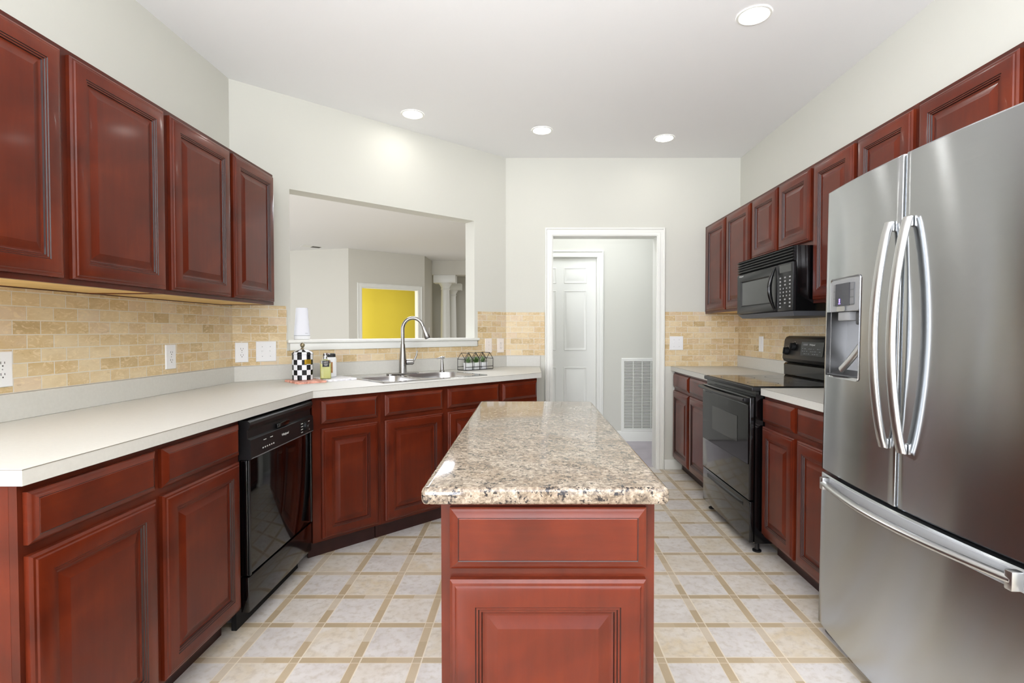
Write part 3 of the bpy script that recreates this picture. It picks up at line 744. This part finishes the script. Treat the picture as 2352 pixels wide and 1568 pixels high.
loft(bm, [[(bow(y)-.0006, y, .600), (bow(y)-.003, y, .602), (bow(y)-.003, y, .648), (bow(y)-.0006, y, .650)] for y in a])
finish('drawer_grip_channel', bm, GREYPL, fz)['label'] = 'grey grip strip behind the drawer handle'
bm = NB(); box(bm, -.085, -.02, -FHW+.02, FHW-.02, .008, .040, .006, 2); finish('kick_grille', bm, GREYDK, fr)
for s in (-1, 1):
    bm = NB(); box(bm, -.06, -.005, s*(FHW-.03)-.02, s*(FHW-.03)+.02, 1.7555, 1.778, .004, 2); finish('hinge_cover', bm, GREYDK, fr)

# ------------------------------------------------------------------ sink, faucet, dispenser (counter frame: local x along the edge, y towards the wall)
CO = (CP[0], CP[1], CT1)
snk = thing('kitchen_sink', 'double-bowl stainless steel drop-in sink in the angled counter', 'sink', CO, AC)
XM = SK0+.31
b1 = rrect(SK0+.032, XM-.012, SD0+.035, SD1-.115, .055, 6); b2 = rrect(XM+.018, SK1-.034, SD0+.035, SD1-.085, .12, 8)
bm = NB()
es = []
for lp in (rrect(SK0, SK1, SD0, SD1, .03, 5), b1, b2):
    vs = [bm.verts.new((x, y, .0045)) for x, y in lp]; es += [bm.edges.new((vs[i], vs[(i+1) % len(vs)])) for i in range(len(vs))]
bmesh.ops.triangle_fill(bm, use_beauty=True, edges=es)
o1 = rrect(SK0, SK1, SD0, SD1, .03, 5); Ra = ring(bm, [(x, y, .0045) for x, y in o1]); cxm, cym = (SK0+SK1)/2, (SD0+SD1)/2
Rb = ring(bm, [(cxm+(x-cxm)*1.006, cym+(y-cym)*1.010, .0008) for x, y in o1]); bridge(bm, Ra, Rb)
finish('rim', bm, CHROME, snk, angle=40)
for lp, dp in ((b1, .16), (b2, .19)):
    mx = sum(p[0] for p in lp)/len(lp); my = sum(p[1] for p in lp)/len(lp); bm = NB()
    loft(bm, [[(mx+(x-mx)*k, my+(y-my)*k, zz) for x, y in lp] for k, zz in ((1.0, .0044), (.985, -.004), (.96, -.05), (.93, -dp+.03), (.88, -dp+.006), (.6, -dp), (.2, -dp-.002))], cap0=False)
    bw = finish('bowl', bm, SINKST, snk, angle=60)
    bm = NB(); lathe(bm, [(.042, -dp+.0005), (.040, -dp+.003), (.030, -dp+.001)], mx, my, 24); finish('drain', bm, NICKEL, bw)
fx, fy = .846, .548
fa = thing('faucet', 'tall gooseneck pull-down kitchen faucet behind the sink', 'faucet', (*ct(fx, fy)[:2], CT1+.005), AC)
bm = NB(); a = rrect(-.125, .125, -.028, .028, .026, 8); loft(bm, [[(x, y, .0003) for x, y in a], [(x, y, .006) for x, y in a], [(x*.985, y*.93, .009) for x, y in a]]); finish('deck_plate', bm, NICKEL, fa)
bm = NB(); lathe(bm, [(.0285, .0092), (.0275, .03), (.026, .09), (.021, .15), (.0165, .20), (.0155, .215)], n=24); finish('body', bm, NICKEL, fa)
bm = NB(); sx = math.cos(-.62), math.sin(-.62)                # spout heading in the local frame
path = [(0, 0, .2152), (0, 0, .285)]; r = .072
for i in range(0, 15):
    a_ = PI-(PI*.90)*i/14; path.append((sx[0]*(r+r*math.cos(a_)), sx[1]*(r+r*math.cos(a_)), .318+r*1.12*math.sin(a_)))
tube(bm, path, .0128, 16); finish('spout', bm, NICKEL, fa)
e = Vector(path[-1]); d = (Vector(path[-1])-Vector(path[-2])).normalized()
bm = NB(); tube(bm, [e+d*k for k in (.0005, .004, .03, .06, .085, .092)], [.0135, .0148, .0165, .0205, .0225, .0205], 18); finish('spray_head', bm, NICKEL, fa)
bm = NB(); tube(bm, [e+d*.0922, e+d*.097], .0185, 18); finish('spray_nozzle', bm, BLKSAT, fa)
bm = NB(); hx = Vector((math.cos(-.35), math.sin(-.35), 0))
tube(bm, [Vector((0, 0, .085))+hx*k for k in (.024, .03, .07, .078)], [.019, .021, .020, .014], 18); lv = finish('lever_hub', bm, NICKEL, fa)
bm = NB(); tube(bm, [Vector((0, 0, .088))+hx*.068, Vector((0, 0, .100))+hx*.082, Vector((0, 0, .125))+hx*.094, Vector((0, 0, .165))+hx*.104], [.006, .0065, .006, .0045], 12); finish('lever', bm, NICKEL, fa)
sd_ = thing('soap_dispenser', 'small polished deck soap pump right of the faucet', 'soap dispenser', (*ct(1.185, .555)[:2], CT1+.005), AC)
bm = NB(); lathe(bm, [(.019, .0003), (.018, .006), (.0135, .012), (.0115, .05), (.008, .085), (.0075, .098)], n=20); finish('collar', bm, NICKEL, sd_)
bm = NB(); tube(bm, [(.018, -.008, .106), (0, 0, .106), (-.010, .005, .106), (-.036, .018, .098)], [.008, .0085, .006, .0045], 10); lathe(bm, [(.008, .0982), (.0095, .104), (.008, .113), (.003, .116)], n=16); finish('pump_head', bm, NICKEL, sd_)

# ------------------------------------------------------------------ things on the counter
def scallop(x0, x1, y0, y1, n1, n2, r):
    out = []
    def side(a, b, n):
        for i in range(n):
            p = Vector(a).lerp(Vector(b), i/n); q = Vector(a).lerp(Vector(b), (i+1)/n); m = (p+q)/2; d = (q-p); nn = Vector((d.y, -d.x)).normalized()
            for t in range(6):
                k = t/6; out.append(tuple(p.lerp(q, k)+nn*r*math.sin(PI*k)))
    side((x0, y0), (x1, y0), n1); side((x1, y0), (x1, y1), n2); side((x1, y1), (x0, y1), n1); side((x0, y1), (x0, y0), n2); return out
tv = thing('trivet', 'coral pink scalloped trivet under the checkered canister', 'trivet', ct(.148, .505, CT1), AC)
bm = NB(); a = scallop(-.078, .086, -.115, .115, 5, 6, .006); loft(bm, [[(x, y, .0004) for x, y in a], [(x, y, .009) for x, y in a], [(x*.97, y*.97, .0115) for x, y in a]])
finish('board', bm, plain('coral_stone', (205, 142, 120), .4, var=48, vs=34), tv)
mb = thing('serving_board', 'white scalloped marble board between the canister and the sink', 'serving board', ct(.342, .535, CT1), AC)
bm = NB(); a = scallop(-.088, .098, -.115, .115, 5, 6, .006); loft(bm, [[(x, y, .0004) for x, y in a], [(x, y, .010) for x, y in a], [(x*.97, y*.97, .0125) for x, y in a]]); finish('board', bm, MARBLE, mb)
# canister: checks built from the material, in bands
def checks(name, nu, h, z0):
    t = NT(name); tc = t.n('ShaderNodeTexCoord'); sp = t.n('ShaderNodeSeparateXYZ'); t.l(tc.outputs['Object'], sp.inputs[0])
    a = t.math('MULTIPLY', t.math('ADD', t.math('DIVIDE', t.math('ARCTAN2', sp.outputs[1], sp.outputs[0]), 2*PI), .5), nu)
    b = t.math('DIVIDE', t.math('SUBTRACT', sp.outputs[2], z0), h)
    k = t.math('MODULO', t.math('ADD', t.math('FLOOR', a), t.math('ADD', t.math('FLOOR', b), 20)), 2)
    t.col(t.mix(k, (238, 240, 244), (14, 14, 18))); t.set(Roughness=.12, Specular_IOR_Level=.5); return t.m
cn = thing('canister', 'black and white checkered ceramic canister with a ball-top lid', 'canister', ct(.150, .545, CT1+.0118), AC+.25)
bm = NB(); lathe(bm, [(.056, .0003), (.0605, .003), (.0605, .153), (.0615, .156), (.058, .1565)], n=48); bo = finish('jar', bm, checks('checker_glaze', 14, .0312, 0), cn)
bm = NB(); lathe(bm, [(.0625, .157), (.0630, .161), (.054, .172), (.036, .181), (.016, .186), (.010, .187)], n=48); finish('lid', bm, checks('checker_glaze_lid', 14, .0145, .157), cn)
bm = NB(); lathe(bm, [(.013, .1872), (.009, .192), (.006, .197), (.010, .202), (.0135, .210), (.0135, .216), (.009, .224), (.003, .228)], n=24); finish('finial', bm, plain('aged_brass', (150, 140, 112), .3, metal=.8), cn)
bm = NB()
aa = [math.radians(-114+i*4.4) for i in range(10)]
loft(bm, [[(r_*math.cos(q), r_*math.sin(q), zz) for r_, zz in ((.0608, .098), (.0622, .098), (.0622, .126), (.0608, .126))] for q in aa]); finish('name_plate', bm, GOLD, cn)
# soap bottle
sb = thing('soap_bottle', 'clear square soap bottle with pale green liquid and pump, on the marble board', 'soap bottle', ct(.272, .50, CT1+.0128), AC-.3)
def sq(h, z, r=.007): return [(x, y, z) for x, y in rrect(-h, h, -h, h, r, 4)]
bm = NB(); loft(bm, [sq(.029, .0003), sq(.031, .002), sq(.031, .108), sq(.027, .116), sq(.013, .120), sq(.012, .126)]); bt = finish('bottle', bm, GLASS, sb)
bm = NB(); loft(bm, [sq(.0285, .004), sq(.0285, .092)]); finish('liquid', bm, SOAP, sb)
bm = NB(); box(bm, -.020, .020, -.0322, -.0312, .076, .114); lb = finish('label', bm, BLKSAT, sb, smooth=False)
text('label_lettering', 'NEST', .012, MARK, lb, (0, -.0324, .104), (PI/2, 0, 0))
bm = NB()
for zz, k in ((.094, .013), (.090, .010), (.084, .008)): box(bm, -k, k, -.0326, -.0323, zz-.0008, zz+.0008)
finish('label_print', bm, MARK, lb, smooth=False)
bm = NB(); lathe(bm, [(.0125, .1262), (.0125, .142), (.006, .144), (.0045, .152), (.0085, .153), (.0085, .160), (.003, .161)], n=20); tube(bm, [(0, 0, .156), (.018, -.010, .157), (.026, -.014, .152)], [.005, .004, .003], 8); finish('pump', bm, CHROME, sb)
lo = thing('lotion_bottle', 'white bottle with black cap and kraft label behind the soap bottle', 'bottle', ct(.342, .605, CT1+.0128), AC-.35)
def ov(a, b, z): return [(a*math.copysign(abs(math.cos(2*PI*i/36))**.6, math.cos(2*PI*i/36)), b*math.copysign(abs(math.sin(2*PI*i/36))**.6, math.sin(2*PI*i/36)), z) for i in range(36)]
bm = NB(); loft(bm, [ov(.040, .026, .0003), ov(.043, .029, .004), ov(.043, .029, .118), ov(.040, .027, .126), ov(.037, .024, .129)]); finish('bottle', bm, WHITEPL, lo)
bm = NB(); loft(bm, [ov(.037, .024, .1292), ov(.038, .025, .133), ov(.037, .024, .150), ov(.033, .021, .153)]); finish('cap', bm, BLKSAT, lo)
bm = NB(); box(bm, -.024, .018, -.0306, -.0292, .028, .098, .0004, 1); kl = finish('label', bm, plain('kraft_label', (178, 122, 62), .7, var=10, vs=60), lo)
bm = NB()
for i, k in enumerate((.014, .017, .012, .016)): box(bm, -.003-k, -.003+k, -.0310, -.0307, .075-i*.012, .077-i*.012)
finish('label_print', bm, plain('brown_print', (112, 66, 30), .7), kl, smooth=False)
# router on the sill
ro = thing('wifi_router', 'white tapered router standing at the left end of the pass-through sill', 'router', wl(.425, .045, 1.1685), AW-.25)
bm = NB(); loft(bm, [ov(.047, .036, .0003), ov(.050, .039, .006), ov(.0505, .0395, .024)]); finish('base', bm, WHITEPL, ro)
bm = NB(); loft(bm, [ov(.050, .039, .0268), ov(.0505, .0395, .032), ov(.047, .036, .07), ov(.041, .030, .14), ov(.0375, .027, .205), ov(.035, .025, .211)]); ub = finish('upper_shell', bm, plain('cool_white_plastic', (236, 237, 244), .35), ro)
bm = NB(); loft(bm, [ov(.048, .037, .0242), ov(.048, .037, .0266)]); finish('seam_band', bm, GREYPL, ro)
bm = NB(); box(bm, .012, .034, -.0382, -.0372, .0405, .0425); finish('logo_mark', bm, GREYPL, ub, smooth=False)
# terrarium
tx, ty = 1.522, .575
te = thing('terrarium', 'black-framed glass terrarium with four gabled roofs on the sink counter', 'terrarium', ct(tx, ty, CT1+.0004), AC+.02)
TLn, TD, TE, TR = .284, .100, .088, .136
bm = NB(); rw = .0023
def rod(a, b): tube(bm, [a, b], rw, 6)
n_ = 4; st_ = TLn/n_
ys_ = (-TD/2, TD/2)
for y in ys_:
    rod((-TLn/2, y, .0025), (TLn/2, y, .0025)); rod((-TLn/2, y, .026), (TLn/2, y, .026))
    for i in range(n_+1): rod((-TLn/2+i*st_, y, .0025), (-TLn/2+i*st_, y, TE))
    for i in range(n_): x = -TLn/2+i*st_; rod((x, y, TE), (x+st_/2, y, TR)); rod((x+st_/2, y, TR), (x+st_, y, TE))
for x in (-TLn/2, TLn/2):
    for zz in (.0025, TE): rod((x, -TD/2, zz), (x, TD/2, zz))
for i in range(n_): rod((-TLn/2+(i+.5)*st_, -TD/2, TR), (-TLn/2+(i+.5)*st_, TD/2, TR))
finish('wire_frame', bm, BRASSY, te)
gt = NT('terrarium_glass'); gt.col((250, 252, 250)); gt.set(Roughness=0.0, Transmission_Weight=1, IOR=1.02, Alpha=.35); gt = gt.m
for y in ys_:
    bm = NB(); vs = [(-TLn/2+.002, y, .0045), (TLn/2-.002, y, .0045), (TLn/2-.002, y, TE)]
    for i in range(n_-1, -1, -1): vs += [(-TLn/2+(i+.5)*st_, y, TR-.003)] + ([(-TLn/2+i*st_, y, TE)] if i else [(-TLn/2+.002, y, TE)])
    a = ring(bm, [(x, yy-.0006, zz) for x, yy, zz in vs]); b = ring(bm, [(x, yy+.0006, zz) for x, yy, zz in vs]); bridge(bm, a, b); bm.faces.new(a); bm.faces.new(b); finish('glass_pane', bm, gt, te, smooth=False)
bm = NB(); box(bm, -TLn/2+.003, TLn/2-.003, -TD/2+.003, TD/2-.003, .0005, .0035); finish('base_plate', bm, GREYPL, te, smooth=False)
LEAF = plain('plant_leaf_green', (78, 112, 52), .5, var=20, vs=60); LEAF2 = plain('grey_green_leaf', (112, 140, 92), .5, var=20, vs=60)
for k, (dx, lab, kind) in enumerate(((-.074, 'feathery artificial plant in white pot at the left of the terrarium', 0), (.0, 'spiky succulent in white pot in the middle of the terrarium', 1), (.074, 'wispy artificial plant in white pot at the right of the terrarium', 2))):
    p = Vector(ct(tx, ty, 0)); a_ = AC+.02
    t = thing('potted_plant', lab, 'plant', (p.x+dx*math.cos(a_), p.y+dx*math.sin(a_), CT1+.0042), a_, 'small potted plants inside the terrarium')
    bm = NB(); loft(bm, [[(x, y, zz) for x, y in rrect(-h_, h_, -h_, h_, .003, 3)] for h_, zz in ((.026, .0003), (.030, .054))] ); finish('pot', bm, WHITEPL, t)
    bm = NB(); rnd = random.Random(k+3)
    for i in range(52 if kind != 1 else 30):
        az = rnd.uniform(0, 2*PI); el = rnd.uniform(.35, 1.45); L = rnd.uniform(.045, .078) if kind != 1 else rnd.uniform(.048, .076)
        wd = .0030 if kind != 1 else .0062
        d = Vector((math.cos(az)*math.cos(el), math.sin(az)*math.cos(el), math.sin(el))); s_ = d.cross(Vector((0, 0, 1))).normalized()*wd
        b0 = Vector((rnd.uniform(-.008, .008), rnd.uniform(-.008, .008), .053)); up = Vector((0, 0, 1)).cross(s_).normalized()*wd*.3
        rings = []
        for q, kx in ((0, .5), (.4, 1), (.75, .7), (1, .08)):
            c_ = b0+d*L*q-Vector((0, 0, 1))*L*.25*q*q
            c_.x = max(-.034, min(.034, c_.x)); c_.y = max(-.042, min(.042, c_.y))
            rings.append([c_-s_*kx, c_+up*kx, c_+s_*kx, c_-up*kx])
        loft(bm, rings)
    finish('leaves', bm, (LEAF2, LEAF, LEAF2)[k], t)

# ------------------------------------------------------------------ outlets and switches (plate faces local -y)
def plate_box(t, w_, h_, mat):
    bm = NB(); loft(bm, [[(sx*(w_/2-i), -y, sz*(h_/2-i)) for sx, sz in ((-1, -1), (1, -1), (1, 1), (-1, 1))] for i, y in ((0, .0003), (0, .003), (.002, .0055), (.004, .006))]); return finish('wall_plate', bm, mat, t, smooth=False)
def outlet(label, loc, rz, w_=.073, h_=.122, mat=None, group='outlets over the counters'):
    t = thing('power_outlet', label, 'outlet', loc, rz, group); m = mat or WHITEPL; plate_box(t, w_, h_, m)
    for zz in (-.0195, .0195):
        bm = NB(); pts = [(.0165*math.copysign(abs(math.cos(2*PI*i/28))**.7, math.cos(2*PI*i/28)), .0145*math.copysign(abs(math.sin(2*PI*i/28))**.8, math.sin(2*PI*i/28))) for i in range(28)]
        loft(bm, [[(x, -.0061, zz+z_) for x, z_ in pts], [(x, -.0075, zz+z_) for x, z_ in pts]]); r = finish('receptacle', bm, m, t)
        bm = NB(); box(bm, -.0075, -.0055, -.0080, -.0074, zz-.001, zz+.008); box(bm, .0055, .0075, -.0080, -.0074, zz, zz+.007); box(bm, -.0022, .0022, -.0080, -.0074, zz-.0095, zz-.005); finish('slots', bm, SLOT, r, smooth=False)
    bm = NB(); box(bm, -.002, .002, -.0068, -.0061, -.002, .002); finish('screw', bm, GREYPL, t, smooth=False)
def switch(label, loc, rz, gangs, w_=.073, h_=.122, mat=None, group='light switches over the counters'):
    t = thing('light_switch', label, 'light switch', loc, rz, group); m = mat or WHITEPL; plate_box(t, w_, h_, m)
    for i in range(gangs):
        x = (i-(gangs-1)/2)*.046
        bm = NB(); box(bm, x-.0052, x+.0052, -.0068, -.0061, -.012, .012); box(bm, x-.004, x+.004, -.013, -.0069, .0, .008, .001, 1); finish('toggle', bm, m, t, smooth=False)
        bm = NB(); box(bm, x-.002, x+.002, -.0066, -.0061, .028, .032); box(bm, x-.002, x+.002, -.0066, -.0061, -.032, -.028); finish('screw', bm, GREYPL, t, smooth=False)
off = .0084
outlet('white outlet on the left tile, cut off by the photo edge', (XL+off, 1.738, 1.094), PI/2)
outlet('white outlet in the middle of the left tile wall', (XL+off, 2.562, 1.096), PI/2)
outlet('white outlet left of the double switch, beside the left corner', wl(.052, -off, 1.094), AW)
switch('white double switch on tile left of the pass-through', wl(.190, -off, 1.096), AW, 2, .118, .126)
switch('single almond switch on tile right of the pass-through', wl(1.938, -off, 1.100), AW, 1, .072, .122, PINKPL)
outlet('almond outlet right of the single switch, in the right tile corner', wl(2.070, -off, 1.098), AW, .072, .122, PINKPL)
switch('white double switch on the back wall tile right of the doorway', (1.308, YB-off, 1.118), 0, 2, .118, .122)
t = thing('light_switch', 'narrow blank white plate on the right tile wall before the stove', 'light switch', (XR-off, 4.070, 1.122), -PI/2); plate_box(t, .072, .122, WHITEPL)
bm = NB(); box(bm, -.0165, .0165, -.0078, -.0061, -.033, .033, .001, 1); finish('rocker', bm, WHITEPL, t)

# ------------------------------------------------------------------ recessed lights
for i, (x, y, lab) in enumerate(((-.808, 3.614, 'leftmost recessed ceiling light, above the sink corner'), (.105, 3.902, 'middle recessed ceiling light in front of the doorway'), (1.073, 4.059, 'recessed ceiling light near the far right corner'), (1.087, 2.492, 'nearest and largest recessed ceiling light at top right'))):
    t = thing('recessed_light', lab, 'ceiling light', (x, y, H-.0005), 0, 'recessed lights in the kitchen ceiling')
    bm = NB(); R = [ring(bm, [(r*math.cos(2*PI*k/48), r*math.sin(2*PI*k/48), zz) for k in range(48)]) for r, zz in ((.080, 0), (.079, -.004), (.070, -.0055), (.066, -.003))]
    for a, b in zip(R, R[1:]): bridge(bm, a, b)
    finish('trim_ring', bm, TRIM, t)
    bm = NB(); lathe(bm, [(.066, -.0028), (.066, -.0018)], n=48); finish('lamp_lens', bm, LAMP, t)
    l = bpy.data.lights.new('can_beam', 'SPOT'); l.energy = CAN_POWER; l.spot_size = math.radians(168); l.spot_blend = .9; l.shadow_soft_size = .06; l.color = (.96, .97, .98)
    o = bpy.data.objects.new('can_beam', l); C.objects.link(o); o.parent = t; o.location = (0, 0, -.02)

# ------------------------------------------------------------------ hall and family room
gr = thing('return_air_grille', 'large white louvred return-air grille low on the hall wall', 'air vent', (1.035, 5.6795, .105), 0)
GW, GH = .56, .82
bm = NB(); panel_loops(bm, 0, GW, 0, GH, [(0, 0), (0, .006), (.006, .010), (.030, .010), (.034, .004)], cap=False); finish('frame', bm, TRIM, gr, smooth=False)
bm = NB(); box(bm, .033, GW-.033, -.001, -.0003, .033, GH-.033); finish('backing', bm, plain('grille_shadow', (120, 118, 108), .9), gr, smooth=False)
bm = NB(); n = 46
for i in range(n):
    zz = .036+i*(GH-.075)/(n-1); loft(bm, [[(x, -.0015, zz+.006), (x, -.009, zz-.001), (x, -.009, zz+.0005), (x, -.0015, zz+.0075)] for x in (.034, GW-.034)])
finish('louvres', bm, TRIM, gr, smooth=False)
for i in range(1, 5):
    bm = NB(); x = .034+i*(GW-.068)/5; box(bm, x-.004, x+.004, -.0105, -.0092, .034, GH-.034); finish('mullion', bm, TRIM, gr, smooth=False)
CX, CY = -1.815, 11.24
col = thing('round_column', 'round white column with square capital beyond the pass-through', 'column', (CX, CY, 0))
bm = NB(); lathe(bm, [(.155, .13), (.155, .15), (.13, .17), (.115, .19), (.108, .25), (.106, .8), (.098, 1.6), (.088, 2.12), (.098, 2.13), (.098, 2.145), (.090, 2.155), (.092, 2.18), (.115, 2.22), (.135, 2.25), (.14, 2.27)], n=36); finish('shaft', bm, TRIM, col)
bm = NB(); box(bm, -.24, .24, -.14, .14, 2.2705, 2.4395, .006, 2); finish('capital', bm, TRIM, col)
bm = NB(); box(bm, -.17, .17, -.17, .17, 0, .1295, .006, 2); finish('plinth', bm, TRIM, col)
dup(col, (-1.95, 13.2, 0), label='second paler column farther behind the round column')
v = thing('ceiling_vent', 'white ceiling vent in the family room beyond the pass-through', 'air vent', (-3.88, 9.20, H-.0005), aB)
bm = NB(); box(bm, -.17, .17, -.09, .09, -.008, 0, .002, 1); finish('frame', bm, TRIM, v)
bm = NB(); box(bm, .0, .15, -.07, .07, -.0095, -.0082); finish('slots', bm, SLOT, v, smooth=False)
t = thing('light_switch', 'tiny white switch on the far family room wall by the column', 'light switch', (FC[0]+.0005+.011, 10.78, 1.24), PI/2); plate_box(t, .075, .12, WHITEPL)
bm = NB(); box(bm, -.005, .005, -.012, -.0061, -.01, .01); finish('toggle', bm, WHITEPL, t, smooth=False)
